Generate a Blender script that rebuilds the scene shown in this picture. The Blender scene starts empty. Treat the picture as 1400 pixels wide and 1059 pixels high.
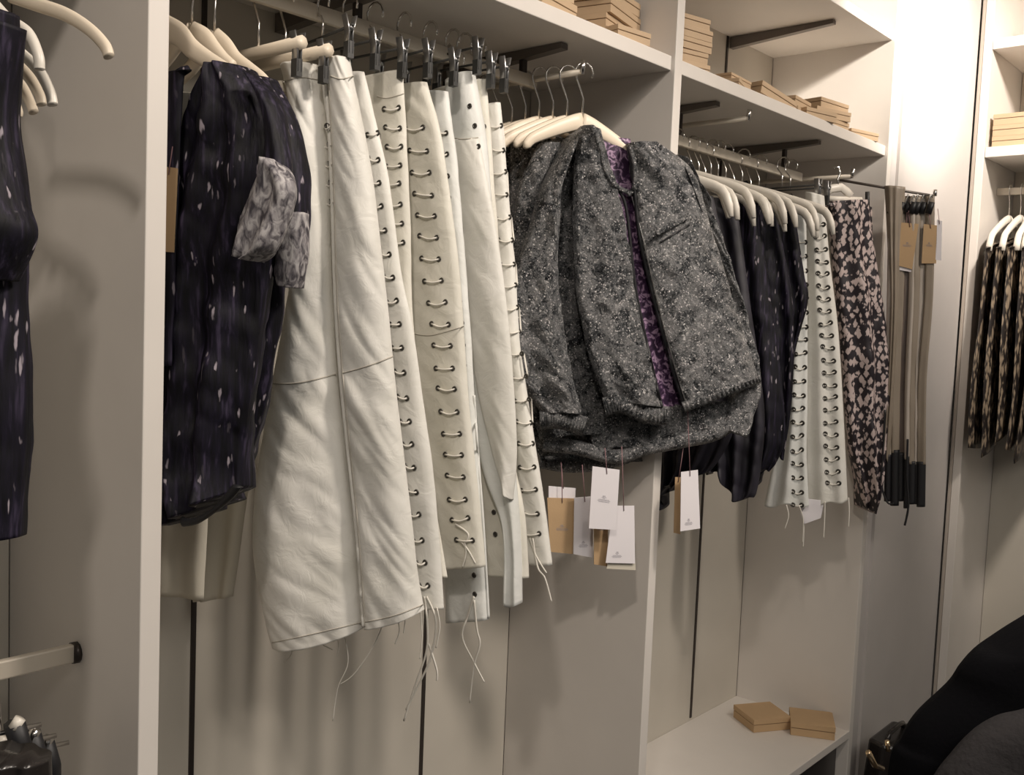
import bpy, math, random
from mathutils import Vector, Matrix, noise
from mathutils.bvhtree import BVHTree
CUR=[]
random.seed(7)
SC=bpy.context.scene; COL=SC.collection
PI=math.pi
# ------------------------------------------------------------------ camera
YAW,PITCH,ROLL,FOC=0.716673315,0.0713703179,0.0406060575,1349.69457
CAM=Vector((0,0,1.55))
_f=Vector((math.cos(YAW)*math.cos(PITCH),math.sin(YAW)*math.cos(PITCH),-math.sin(PITCH)))
_r=_f.cross(Vector((0,0,1))).normalized(); _u=_r.cross(_f)
RGT=_r*math.cos(ROLL)+_u*math.sin(ROLL); UPV=-_r*math.sin(ROLL)+_u*math.cos(ROLL); FWD=_f
cd=bpy.data.cameras.new('camera'); cam=bpy.data.objects.new('camera',cd); COL.objects.link(cam)
cd.sensor_width=36; cd.lens=FOC/1400*36; cd.clip_start=.02
cam.matrix_world=Matrix(((RGT.x,UPV.x,-FWD.x,CAM.x),(RGT.y,UPV.y,-FWD.y,CAM.y),(RGT.z,UPV.z,-FWD.z,CAM.z),(0,0,0,1)))
SC.camera=cam
def ray(u,v): return FWD+RGT*((u-700)/FOC)-UPV*((v-529.5)/FOC)
def at_y(u,v,y): w=ray(u,v); return CAM+w*(y/w.y)
def at_x(u,v,x): w=ray(u,v); return CAM+w*(x/w.x)
def at_z(u,v,z): w=ray(u,v); return CAM+w*((z-1.55)/w.z)
class Plane:
    """vertical plane where a garment hangs: through (x,y), direction (dx,dy); n points to the shop"""
    def __init__(s,x,y,deg):
        s.p=Vector((x,y,0)); a=math.radians(deg)          # deg: 0 = along the wall, 90 = straight out of the wall
        s.d=Vector((math.cos(a),-math.sin(a),0)); s.n=Vector((-s.d.y*-1,0,0))
        s.n=Vector((s.d.y,-s.d.x,0))
        if s.n.dot(-s.p)<0: s.n=-s.n
    def at(s,u,v,off=0):
        w=ray(u,v); q=s.p+s.n*off
        t=(q-CAM).dot(s.n)/w.dot(s.n); return CAM+w*t
# ------------------------------------------------------------------ materials
def nodes(name):
    m=bpy.data.materials.new(name); m.use_nodes=True
    nt=m.node_tree; b=nt.nodes['Principled BSDF']; return m,nt,b
def N(nt,t,**k):
    n=nt.nodes.new(t)
    for a,v in k.items():
        if a in n.inputs: n.inputs[a].default_value=v
        else: setattr(n,a,v)
    return n
def ramp(nt,src,stops,interp='LINEAR'):
    r=nt.nodes.new('ShaderNodeValToRGB'); r.color_ramp.interpolation=interp
    e=r.color_ramp.elements
    while len(e)<len(stops): e.new(.5)
    for i,(p,c) in enumerate(stops):
        e[i].position=p; e[i].color=(*c,1)
    nt.links.new(src,r.inputs[0]); return r.outputs[0]
def coords(nt,sc=(1,1,1)):
    tc=nt.nodes.new('ShaderNodeTexCoord'); mp=nt.nodes.new('ShaderNodeMapping')
    mp.inputs['Scale'].default_value=sc; nt.links.new(tc.outputs['Object'],mp.inputs[0]); return mp.outputs[0]
def bump(nt,b,src,s=.3,d=.002):
    bp=N(nt,'ShaderNodeBump'); bp.inputs['Strength'].default_value=s; bp.inputs['Distance'].default_value=d
    nt.links.new(src,bp.inputs['Height']); nt.links.new(bp.outputs[0],b.inputs['Normal'])
def plain(name,c,rough=.5,metal=0,bs=0,bscale=200,var=0,spec=.5):
    m,nt,b=nodes(name); b.inputs['Base Color'].default_value=(*c,1); b.inputs['Roughness'].default_value=rough
    b.inputs['Metallic'].default_value=metal; b.inputs['Specular IOR Level'].default_value=spec
    co=coords(nt)
    n=N(nt,'ShaderNodeTexNoise'); n.inputs['Scale'].default_value=bscale; n.inputs['Detail'].default_value=3
    nt.links.new(co,n.inputs['Vector'])
    if bs: bump(nt,b,n.outputs[0],bs)
    n2=N(nt,'ShaderNodeTexNoise'); n2.inputs['Scale'].default_value=6; n2.inputs['Detail'].default_value=4
    nt.links.new(co,n2.inputs['Vector'])
    v=max(var,.03)
    nt.links.new(ramp(nt,n2.outputs[0],[(.3,tuple(x*(1-v) for x in c)),(.7,tuple(min(1,x*(1+v)) for x in c))]),b.inputs['Base Color'])
    return m
M={}
M['board']=plain('white_laminate',(.72,.68,.635),.42,bs=.03,bscale=90)
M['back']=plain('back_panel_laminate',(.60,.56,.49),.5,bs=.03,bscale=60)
M['pillar']=plain('grey_paint',(.55,.52,.50),.6)
M['ceil']=plain('ceiling_paint',(.75,.73,.7),.8)
M['floor']=plain('dark_floor',(.035,.03,.028),.35)
M['dark']=plain('dark_metal',(.06,.05,.045),.4,.6)
M['bracket']=plain('bracket_metal',(.16,.14,.125),.45,.4)
M['steel']=plain('rail_steel',(.62,.56,.47),.4,.1)
M['chrome']=plain('chrome_wire',(.75,.73,.7),.18,1)
M['clip']=plain('clip_metal',(.42,.42,.42),.3,.9)
M['clipdark']=plain('clip_rubber',(.045,.045,.043),.5)
M['wood']=plain('cream_lacquered_wood',(.80,.70,.56),.4,bs=.02,bscale=80)
M['woodw']=plain('white_lacquered_wood',(.78,.735,.655),.35,bs=.02,bscale=80)
M['kraft']=plain('kraft_card',(.50,.34,.19),.75,bs=.1,bscale=300,var=.08)
M['kraftl']=plain('kraft_box_card',(.50,.365,.235),.7,bs=.1,bscale=300,var=.08)
M['groove']=plain('box_seam',(.13,.08,.05),.8)
M['paper']=plain('tag_paper',(.80,.77,.80),.7)
M['ink']=plain('tag_ink',(.30,.29,.33),.7)
M['string']=plain('tag_string',(.28,.16,.17),.8)
M['lace']=plain('cotton_lace',(.78,.75,.68),.7)
M['eyelet']=plain('gunmetal_eyelet',(.10,.095,.085),.35,.7)
M['hole']=plain('eyelet_hole',(.05,.045,.04),.8)
M['seam']=plain('seam_shadow_thread',(.50,.47,.41),.7)
M['cream']=plain('cream_cotton',(.60,.56,.47),.8,bs=.1)
M['black']=plain('black_wool',(.003,.003,.004),.95,bs=.2,bscale=260,spec=.08)
M['charcoal']=plain('charcoal_fleece',(.026,.024,.025),.95,bs=.5,bscale=180,var=.3,spec=.2)
M['blackl']=plain('black_leather',(.02,.017,.016),.22,bs=.1,bscale=150)
M['gold']=plain('gold_clasp',(.8,.62,.4),.2,1)
M['trim']=plain('black_binding',(.012,.012,.014),.5)
M['strap']=plain('taupe_satin',(.28,.235,.185),.4,bs=.05)
M['strapl']=plain('pale_taupe_satin',(.45,.40,.35),.35,bs=.05)
M['strapd']=plain('brown_satin',(.13,.10,.085),.4,bs=.05)
M['lamp']=plain('lamp_housing',(.7,.7,.7),.4)
def leather(name,c):
    m,nt,b=nodes(name); co=coords(nt)
    n=N(nt,'ShaderNodeTexNoise'); n.inputs['Scale'].default_value=14; n.inputs['Detail'].default_value=6; n.inputs['Distortion'].default_value=.6
    nt.links.new(co,n.inputs['Vector'])
    nt.links.new(ramp(nt,n.outputs[0],[(.3,(c[0]*.93,c[1]*.93,c[2]*.91)),(.65,c)]),b.inputs['Base Color'])
    b.inputs['Roughness'].default_value=.5
    n2=N(nt,'ShaderNodeTexNoise'); n2.inputs['Scale'].default_value=38; n2.inputs['Detail'].default_value=6; n2.inputs['Distortion'].default_value=1.2
    nt.links.new(co,n2.inputs['Vector']); bump(nt,b,n2.outputs[0],.35,.004)
    return m
M['leather']=leather('white_leather',(.80,.785,.735))
M['leather2']=leather('cool_white_leather',(.79,.80,.775))
M['leather3']=leather('ivory_leather',(.77,.745,.665))
def navy():
    m,nt,b=nodes('navy_streaked_silk')
    co=coords(nt,(210,210,52))
    nz=N(nt,'ShaderNodeTexNoise'); nz.inputs['Scale'].default_value=.5; nz.inputs['Detail'].default_value=3; nt.links.new(co,nz.inputs['Vector'])
    mx=N(nt,'ShaderNodeVectorMath',operation='MULTIPLY_ADD'); nt.links.new(nz.outputs['Color'],mx.inputs[0]); mx.inputs[1].default_value=(2.6,2.6,2.2); nt.links.new(co,mx.inputs[2])
    v=N(nt,'ShaderNodeTexVoronoi'); v.inputs['Scale'].default_value=1; v.inputs['Randomness'].default_value=1; nt.links.new(mx.outputs[0],v.inputs['Vector'])
    sep=N(nt,'ShaderNodeSeparateColor'); nt.links.new(v.outputs['Color'],sep.inputs[0])
    pick=ramp(nt,sep.outputs[0],[(.90,(0,0,0)),(.96,(1,1,1))])
    near=ramp(nt,v.outputs['Distance'],[(.25,(1,1,1)),(.45,(0,0,0))])
    f=N(nt,'ShaderNodeMath',operation='MULTIPLY'); nt.links.new(pick,f.inputs[0]); nt.links.new(near,f.inputs[1])
    c2=coords(nt,(140,140,14)); v2=N(nt,'ShaderNodeTexNoise'); v2.inputs['Scale'].default_value=1; v2.inputs['Detail'].default_value=4; nt.links.new(c2,v2.inputs['Vector'])
    base=ramp(nt,v2.outputs[0],[(.38,(.003,.0028,.005)),(.56,(.008,.0065,.015)),(.72,(.045,.036,.066))])
    mix=N(nt,'ShaderNodeMix',data_type='RGBA'); nt.links.new(f.outputs[0],mix.inputs[0]); nt.links.new(base,mix.inputs[6]); mix.inputs[7].default_value=(.34,.30,.34,1)
    nt.links.new(mix.outputs[2],b.inputs['Base Color'])
    b.inputs['Roughness'].default_value=.6; b.inputs['Specular IOR Level'].default_value=.25
    bump(nt,b,v2.outputs[0],.5,.003)
    return m
M['navy']=navy()
def greylin():
    m,nt,b=nodes('grey_mottled_silk'); co=coords(nt,(120,120,60))
    v=N(nt,'ShaderNodeTexNoise'); v.inputs['Scale'].default_value=1; v.inputs['Detail'].default_value=5; v.inputs['Distortion'].default_value=1
    nt.links.new(co,v.inputs['Vector'])
    nt.links.new(ramp(nt,v.outputs[0],[(.35,(.05,.045,.055)),(.48,(.22,.205,.215)),(.62,(.46,.44,.44))]),b.inputs['Base Color'])
    b.inputs['Roughness'].default_value=.6; bump(nt,b,v.outputs[0],.4,.003); return m
M['greysilk']=greylin()
def tweed(name,dark=1.0):
    m,nt,b=nodes(name); co=coords(nt)
    v=N(nt,'ShaderNodeTexVoronoi'); v.inputs['Scale'].default_value=470; nt.links.new(co,v.inputs['Vector'])
    n=N(nt,'ShaderNodeTexNoise'); n.inputs['Scale'].default_value=95; n.inputs['Detail'].default_value=6; n.inputs['Roughness'].default_value=.8; n.inputs['Distortion'].default_value=2.6
    nt.links.new(co,n.inputs['Vector'])
    n3=N(nt,'ShaderNodeTexNoise'); n3.inputs['Scale'].default_value=26; n3.inputs['Detail'].default_value=5; n3.inputs['Distortion'].default_value=1.5; nt.links.new(co,n3.inputs['Vector'])
    av=N(nt,'ShaderNodeMath',operation='MULTIPLY_ADD'); nt.links.new(n3.outputs[0],av.inputs[0]); av.inputs[1].default_value=.35; 
    hf=N(nt,'ShaderNodeMath',operation='MULTIPLY'); nt.links.new(n.outputs[0],hf.inputs[0]); hf.inputs[1].default_value=.65; nt.links.new(hf.outputs[0],av.inputs[2])
    sep=N(nt,'ShaderNodeSeparateColor'); nt.links.new(v.outputs['Color'],sep.inputs[0])
    base=ramp(nt,av.outputs[0],[(.40,(.012,.014,.018)),(.47,(.09,.097,.105)),(.497,(.14,.145,.15)),(.503,(.50,.50,.50)),(.512,(.50,.50,.50)),(.518,(.15,.155,.16)),(.55,(.25,.25,.255)),(.63,(.62,.61,.61))])
    fl=ramp(nt,sep.outputs[0],[(.90,(0,0,0)),(.97,(1,1,1))])
    mix=N(nt,'ShaderNodeMix',data_type='RGBA'); nt.links.new(fl,mix.inputs[0]); nt.links.new(base,mix.inputs[6]); mix.inputs[7].default_value=(.92,.89,.88,1)
    nt.links.new(mix.outputs[2],b.inputs['Base Color'])
    nt.links.new(ramp(nt,sep.outputs[1],[(0,(.28,.28,.28)),(1,(.7,.7,.7))]),b.inputs['Roughness'])
    nt.links.new(ramp(nt,sep.outputs[2],[(.5,(.2,.2,.2)),(.75,(.85,.85,.85))]),b.inputs['Metallic'])
    bump(nt,b,av.outputs[0],1.0,.012); return m
M['tweed']=tweed('silver_brocade')
def lining():
    m,nt,b=nodes('purple_print_lining'); co=coords(nt)
    v=N(nt,'ShaderNodeTexNoise'); v.inputs['Scale'].default_value=75; v.inputs['Detail'].default_value=2; v.inputs['Distortion'].default_value=1.5
    nt.links.new(co,v.inputs['Vector'])
    nt.links.new(ramp(nt,v.outputs[0],[(.42,(.028,.012,.035)),(.52,(.09,.045,.105)),(.60,(.38,.26,.38))]),b.inputs['Base Color'])
    b.inputs['Roughness'].default_value=.4; return m
M['lining']=lining()
def ikat(name,light,dark,sc=(42,42,24),lo=.46,hi=.54):
    m,nt,b=nodes(name); co=coords(nt,sc)
    v=N(nt,'ShaderNodeTexVoronoi'); v.inputs['Scale'].default_value=1.4; v.distance='MANHATTAN'; nt.links.new(co,v.inputs['Vector'])
    n=N(nt,'ShaderNodeTexNoise'); n.inputs['Scale'].default_value=1.6; n.inputs['Detail'].default_value=5; n.inputs['Distortion'].default_value=1; nt.links.new(co,n.inputs['Vector'])
    a=N(nt,'ShaderNodeMath',operation='ADD'); nt.links.new(v.outputs['Distance'],a.inputs[0]); nt.links.new(n.outputs[0],a.inputs[1])
    h=N(nt,'ShaderNodeMath',operation='MULTIPLY'); nt.links.new(a.outputs[0],h.inputs[0]); h.inputs[1].default_value=.5
    nt.links.new(ramp(nt,h.outputs[0],[(lo,light),(hi,dark)]),b.inputs['Base Color'])
    b.inputs['Roughness'].default_value=.55; return m
M['ikat']=ikat('pink_black_ikat',(.56,.46,.44),(.018,.013,.018),sc=(60,60,38),lo=.56,hi=.64)
M['brocade']=ikat('gold_black_brocade',(.27,.21,.15),(.014,.010,.009),(60,60,20),.50,.66)
M['gauze']=ikat('black_chiffon',(.006,.005,.009),(.022,.02,.03),(30,30,8),.4,.7)

# ------------------------------------------------------------------ mesh helpers
class MB:
    def __init__(s): s.v=[]; s.f=[]
    def add(s,vs,fs):
        o=len(s.v); s.v+= [Vector(x) for x in vs]; s.f+= [tuple(i+o for i in f) for f in fs]
    def box(s,a,b,mat=None,bev=0):
        (x0,y0,z0),(x1,y1,z1)=a,b
        vs=[(x0,y0,z0),(x1,y0,z0),(x1,y1,z0),(x0,y1,z0),(x0,y0,z1),(x1,y0,z1),(x1,y1,z1),(x0,y1,z1)]
        if mat: vs=[mat@Vector(v) for v in vs]
        s.add(vs,[(0,3,2,1),(4,5,6,7),(0,1,5,4),(1,2,6,5),(2,3,7,6),(3,0,4,7)])
    def tube(s,pts,r,seg=8,flat=None,cap=True):
        pts=[Vector(p) for p in pts]; n=len(pts)
        rr=r if callable(r) else (lambda t:r)
        prev=None; base=len(s.v); rings=[]
        for i,p in enumerate(pts):
            t=(pts[min(i+1,n-1)]-pts[max(i-1,0)]).normalized()
            if prev is None:
                ref=flat if flat is not None else (Vector((0,0,1)) if abs(t.z)<.9 else Vector((1,0,0)))
                a=(ref-t*ref.dot(t)).normalized()
            else: a=(prev-t*prev.dot(t)).normalized()
            prev=a; b=t.cross(a); q=rr(i/(n-1))
            ra,rb=(q if isinstance(q,tuple) else (q,q))
            rings.append([p+a*(ra*math.cos(2*PI*k/seg))+b*(rb*math.sin(2*PI*k/seg)) for k in range(seg)])
        vs=[v for g in rings for v in g]; fs=[]
        for i in range(n-1):
            for k in range(seg):
                k2=(k+1)%seg; fs.append((i*seg+k,i*seg+k2,(i+1)*seg+k2,(i+1)*seg+k))
        if cap: fs.append(tuple(range(seg))[::-1]); fs.append(tuple((n-1)*seg+k for k in range(seg)))
        s.add(vs,fs)
    def build(s,name,mat,parent=None,smooth=True,bevel=0,mats=None):
        off=Vector((0,0,0)); q=parent
        while q is not None: off+=q.location; q=q.parent
        me=bpy.data.meshes.new(name); me.from_pydata([v-off for v in s.v] if parent is not None else s.v,[],s.f)
        me.validate(); me.update()
        ms=mat if isinstance(mat,list) else [mat]
        for x in ms: me.materials.append(x)
        if smooth: me.polygons.foreach_set('use_smooth',[True]*len(me.polygons))
        o=bpy.data.objects.new(name,me); COL.objects.link(o)
        if parent is not None: o.parent=parent
        if bevel:
            md=o.modifiers.new('bevel','BEVEL'); md.width=bevel; md.segments=2; md.limit_method='ANGLE'
        return o
def tag(o,label=None,cat=None,group=None,kind=None):
    if label: o['label']=label
    if cat: o['category']=cat
    if group: o['group']=group
    if kind: o['kind']=kind
    return o
def snap(pl,u,v,lift,fallback=.01):
    # point on the cloth of the thing being built, lifted a little off it
    w=ray(u,v).normalized(); best=None
    for b in CUR:
        h=b.ray_cast(CAM,w)
        if h[0] is not None and (best is None or h[3]<best): best=h[3]
    if best is None: return pl.at(u,v,fallback+lift)
    q=pl.at(u,v,fallback); d=(q-CAM).length
    return CAM+w*min(max(best,d-.06),d+.03)-w*lift
def thing(name,label,cat,loc,group=None,rz=0):
    CUR.clear()
    o=bpy.data.objects.new(name,None); o.empty_display_size=.03; COL.objects.link(o); o.location=loc; o.rotation_euler=(0,0,rz)
    return tag(o,label,cat,group)
def local(name,mb,mat,parent,**k):      # mesh whose coordinates are already local to parent
    o=mb.build(name,mat,None,**k); o.parent=parent; return o
def copy_tree(o,parent=None):
    c=o.copy(); COL.objects.link(c); c.parent=parent
    for ch in o.children: copy_tree(ch,c)
    return c
def struct(name,a,b,mat,bevel=0):
    m=MB(); m.box(a,b); return tag(m.build(name,mat,smooth=False,bevel=bevel),kind='structure')
def crom(pts,t):
    n=len(pts)-1; x=min(max(t,0),1)*n; i=min(int(x),n-1); f=x-i
    p=[pts[max(i-1,0)],pts[i],pts[i+1],pts[min(i+2,n)]]
    return tuple(.5*(2*p[1][k]+(p[2][k]-p[0][k])*f+(2*p[0][k]-5*p[1][k]+4*p[2][k]-p[3][k])*f*f+(3*p[1][k]-p[0][k]-3*p[2][k]+p[3][k])*f**3) for k in range(2))
def fol(amp=.006,nf=3,seed=0,noi=.004,nsc=9,grow=1.0,crease=0):
    ph=seed*1.7
    def g(s,t,p):
        a=amp*(.25+.75*t*grow)*math.sin(2*PI*nf*s+ph+1.1*math.sin(2.3*t+ph)+.6*t)
        a+=noi*noise.noise(p*nsc+Vector((seed*3.1,0,0)))+noi*.5*noise.noise(p*nsc*2.7+Vector((0,seed,0)))
        if crease: a+=crease*(abs(noise.noise(Vector((p.x*12+seed,p.y*12,p.z*26+s*3))))-.25)
        return a
    return g
def sheet(name,mat,parent,pl,L,R,th=.012,nu=28,nv=60,fold=None,sag=0,off=0,prof=.5,hem=None,ends=True):
    """cloth body with real thickness between two edge lines"""
    mb=MB(); fr=[];bk=[]
    for j in range(nv+1):
        t=j/nv; l=crom(L,t); r=crom(R,t); a=[];b=[]
        for i in range(nu+1):
            s=i/nu
            u=l[0]+(r[0]-l[0])*s; v=l[1]+(r[1]-l[1])*s+ (sag*4*s*(1-s)*t)
            if hem and t>.9: v+=hem(s)*(t-.9)*10
            p=pl.at(u,v,off); k=max(0,1-(2*s-1)**2)**prof
            d=fold(s,t,p) if fold else 0
            e=math.sin(PI*s)**.4 if 0<s<1 else 0
            a.append(p+pl.n*(th*k+d*(.35+.65*e))); b.append(p-pl.n*(th*k*.9+.0012)+pl.n*(d*(.35+.65*e)))
        fr.append(a);bk.append(b)
    vs=[v for row in fr for v in row]+[v for row in bk for v in row]; w=nu+1; o=w*(nv+1); fs=[]
    for j in range(nv):
        for i in range(nu):
            q=j*w+i; fs.append((q,q+w,q+w+1,q+1)); fs.append((o+q,o+q+1,o+q+w+1,o+q+w))
        for i,fl in ((0,0),(nu,1)):
            q=j*w+i
            fs.append((q,o+q,o+q+w,q+w) if not fl else (q,q+w,o+q+w,o+q))
    for i in range(nu):
        fs.append((i,i+1,o+i+1,o+i)); q=nv*w+i; fs.append((q,o+q,o+q+1,q+1))
    mb.add(vs,fs); ob=mb.build(name,mat,parent); CUR.append(BVHTree.FromPolygons(mb.v,mb.f)); return ob
def line(pl,pts,r,off,n=None,mb=None,flat=None,seg=6):
    mb=mb or MB(); n=n or (len(pts)-1)*8
    P=[pl.at(*crom(pts,i/n),off) if not callable(off) else None for i in range(n+1)]
    mb.tube(P,r,seg,flat=flat); return mb

# ------------------------------------------------------------------ room and shelving
D0,D1=1.0,1.3435
ZS0,ZS1=2.010,2.036
struct('floor',(-3.2,-3.2,-.05),(4.2,1.6,0),M['floor'])
struct('ceiling',(-3.2,-3.2,2.95),(4.2,1.6,3.0),M['ceil'])
struct('wall_back',(-3.2,D1+.018,0),(4.2,D1+.1,2.95),M['ceil'])
struct('wall_right',(3.70,-3.2,0),(3.8,1.36,2.95),M['ceil'])
def board(name,a,b,label,cat,mat=None,group=None,bevel=.0015):
    m=MB(); m.box(a,b); return tag(m.build(name,mat or M['board'],smooth=False,bevel=bevel),label,cat,group)
board('back_panel',(-.6,D1,.02),(.5406,D1+.016,2.8),'warm white back panel of the leftmost bay behind the cut-off hangers','panel',M['back'])
board('back_panel',(.5651,D1,.02),(1.5635,D1+.016,2.8),'warm white back panel behind the row of white skirts and brocade jackets','panel',M['back'])
board('back_panel',(1.5884,D1,.02),(2.6065,D1+.016,2.8),'warm white back panel of the right bay above two kraft boxes','panel',M['back'])
U=[('cream upright panel at left, its wide front edge beside the navy blouses',.5406,.5651),
   ('cream upright panel in the middle, passing behind the brocade jacket',1.5635,1.5884),
   ('cream upright panel ending the right bay, beside the grey pillar',2.6065,2.631)]
for lb,a,b in U: board('upright_panel',(a,D0,.02),(b,D1,2.8),lb,'shelf upright',group=None)
def shelf(a,b,z0,z1,lb,trk):
    t=thing('shelf',lb,'shelf',((a+b)/2,D0,z0))
    m=MB(); m.box((a,D0+.008,z0),(b,D1,z1)); m.build('shelf_board',M['board'],t,smooth=False,bevel=.0015)
    for x in trk:
        m=MB(); y0,y1=D0+.06,D1-.004
        m.add([(x-.009,y0,z0-.001),(x+.009,y0,z0-.001),(x+.009,y1,z0-.001),(x-.009,y1,z0-.001),(x-.009,y0,z0-.010),(x+.009,y0,z0-.010),(x+.009,y1,z0-.030),(x-.009,y1,z0-.030)],
              [(0,3,2,1),(4,5,6,7),(0,1,5,4),(1,2,6,5),(2,3,7,6),(3,0,4,7)])
        m.build('shelf_bracket',M['bracket'],t,smooth=False)
TR=[.814,1.315,1.826,2.345]
shelf(.5651,1.5635,ZS0,ZS1,'white shelf above the white skirts, kraft boxes at its right end',[.945,1.315])
shelf(1.5884,2.6065,ZS0,ZS1,'white shelf of the right bay carrying a row of kraft boxes',[1.826,2.32])
shelf(1.5884,2.6065,2.3065,2.331,'upper white shelf of the right bay seen from below',[1.9,2.362])
shelf(.5651,1.5635,2.3665,2.391,'upper white shelf over the left bay, just above the frame',[.9])
shelf(-.6,.5406,ZS0,ZS1,'unseen white shelf of the leftmost bay, added to shade the left upright',[.0])  # unseen shelf, added for its shadow on the left upright
for x,lb in zip(TR,['dark slotted wall track behind the navy blouses, leftmost','dark slotted wall track below the white skirts','dark slotted wall track hidden behind the jackets','dark slotted wall track above the kraft boxes in the right bay']):
    m=MB(); m.box((x-.004,D1-.003,.47),(x+.004,D1+.002,2.79)); tag(m.build('wall_track',M['dark'],smooth=False),lb,'wall track')
board('bay_floor',(1.5884,D0,.44),(2.6065,D1,.4618),'white bottom shelf of the right bay under two kraft boxes','shelf')
board('plinth',(1.59,D0+.03,0),(2.60,D1,.438),'dark plinth under the right bay','plinth',M['floor'])
# pillar between the two units
struct('wall_front',(2.633,D0+.012,0),(3.318,D1+.016,2.95),M['pillar'])
struct('trim_1',(2.70,D0+.004,0),(2.74,D0+.013,2.95),M['pillar'])
# unit on the right wall
UX=3.322
board('upright_panel',(UX,.972,.02),(3.69,.997,2.8),'cream upright panel at the right corner, beside hangers with brown garments','shelf upright')
struct('trim_2',(UX-.001,.9975,0),(UX+.02,1.007,2.95),M['strapl'])
board('back_panel',(3.675,-.6,.02),(3.692,.971,2.8),'cream back panel of the unit on the right wall','panel',M['back'])
for z,lb in ((2.108,'white shelf on the right wall with stacked kraft boxes'),(2.44,'upper white shelf on the right wall, at the top corner')):
    t=thing('shelf',lb,'shelf',(UX,.2,z)); m=MB(); m.box((UX+.004,-.6,z),(3.674,.971,z+.032)); m.build('shelf_board',M['board'],t,smooth=False,bevel=.0015)
# ------------------------------------------------------------------ rails
RY,RZ=1.15,1.962
def rail(x0,x1,z,label,xs):
    t=thing('hanging_rail',label,'clothes rail',((x0+x1)/2,RY,z))
    m=MB(); m.box((x0,RY-.005,z-.011),(x1,RY+.005,z+.011)); m.build('bar',M['steel'],t,smooth=False,bevel=.002)
    for x in xs:
        m=MB(); m.box((x-.006,RY-.004,z+.011),(x+.006,RY+.004,ZS0-.012)); m.build('bracket',M['dark'],t,smooth=False)
rail(.5651,1.350,RZ,'flat steel rail in the left bay holding blouses and white skirts',[.945,1.315])
rail(1.5884,2.42,1.938,'flat steel rail in the right bay under the boxes, packed with hangers',[1.826,2.32])
def arm(x,z,y0,lb,y1=D1):
    t=thing('faceout_arm',lb,'display arm',(x,y1,z))
    m=MB(); m.tube([(x,y1,z),(x,y0,z)],.0055,8); m.build('rod',M['steel'],t)
    m=MB(); m.tube([(x,y0,z-.004),(x,y0-.004,z+.018)],.005,8); m.build('end_stop',M['chrome'],t)
arm(1.345,1.967,1.045,'steel face-out arm carrying the brocade jackets')
arm(1.90,1.985,1.03,'short empty face-out arm under the right shelf, beside the middle upright')
arm(2.452,1.938,1.03,'steel face-out arm carrying the pink and black printed skirt')
t=thing('hanging_rail','steel lower rail crossing the leftmost bay at the left edge of the photo','clothes rail',(0,1.147,1.127))
m=MB(); m.box((-.6,1.142,1.116),(.5406,1.152,1.138)); m.build('bar',M['steel'],t,smooth=False,bevel=.002)
m=MB(); m.tube([(.534,1.147,1.127),(.5406,1.147,1.127)],.013,12); m.build('end_socket',M['dark'],t)
m=MB(); tag(m.build('x',M['steel']),'x','x'); bpy.data.objects.remove(bpy.data.objects['x'])
t=thing('hanging_rail','steel upper rail of the leftmost bay, at the top left corner','clothes rail',(0,1.15,1.962))
m=MB(); m.box((-.6,1.145,1.951),(.5406,1.155,1.973)); m.build('bar',M['steel'],t,smooth=False,bevel=.002)
m=MB(); m.tube([(1.5635,1.19,1.925),(1.552,1.19,1.925)],.012,12); tag(m.build('rail_socket',M['dark']),'small black round socket on the middle upright beside the jacket hangers','fitting')

# ------------------------------------------------------------------ hangers
def hook_pts(h,r=.017):
    # from neck (0,0,0) up to the rail at height h; local x = along rail
    P=[Vector((0,0,0)),Vector((0,0,h*.45)),Vector((0,.006,h*.62)),Vector((0,.014,h-r*.9))]
    for k in range(8):
        a=-.3+k*(PI+.7)/7; P.append(Vector((0,r*math.cos(a),h-r*.2+r*math.sin(a))))
    return P
def wood_hanger(label,loc,rz,mat='wood',half=.205,drop=.075,group=None,h=.085,tip=.035,wide=.013,name='wooden_hanger'):
    """arms run along local y; loc is the neck"""
    t=thing(name,label,'clothes hanger',loc,group,rz)
    for s in (-1,1):
        m=MB(); P=[]
        for k in range(15):
            q=k/14; y=half*q*(1-.10*max(0,q-.8)*5)
            z=-drop*(q**1.25) - tip*max(0,(q-.72)/.28)**2
            P.append((0.0,s*y,z))
        m.tube(P,lambda u:((.015-.007*u)*(1 if u<.93 else 1-.5*(u-.93)/.07),wide*.5),10,flat=Vector((0,0,1)))
        local('arm',m,M[mat],t)
    m=MB(); m.tube(hook_pts(h),.0017,6); local('hook',m,M['chrome'],t)
    return t
def clip_mb(y,z,m,md,sgn=1):
    # two long jaws meeting at a spring, grips above
    m.tube([(-.008,y,z+.02),(-.003,y,z),(-.0025,y,z-.03)],lambda u:(.0015,.007),8,flat=Vector((1,0,0)))
    m.tube([(.008,y,z+.02),(.003,y,z),(.0025,y,z-.03)],lambda u:(.0015,.007),8,flat=Vector((1,0,0)))
    m.tube([(0,y-.008,z+.003),(0,y+.008,z+.003)],.0042,8)
    md.box((-.0045,y-.006,z-.036),(.0045,y+.006,z-.014))
def clip_hanger(label,loc,rz,half=.10,h=.055,group=None,mat='clip',wood=False):
    t=thing('clip_hanger',label,'clothes hanger',loc,group,rz)
    m=MB(); m.tube([(0,-half-.01,0),(0,half+.01,0)],.002 if not wood else .009,8); local('crossbar',m,M['wood' if wood else 'clipdark'],t)
    m=MB(); m.tube(hook_pts(h),.0018,6); local('hook',m,M['chrome'],t)
    for s in (-1,1):
        m=MB(); md=MB(); clip_mb(s*half,-.006,m,md); c=local('clip',m,M[mat],t); local('grip',md,M['clipdark'],c,smooth=False)
    return t

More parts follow.
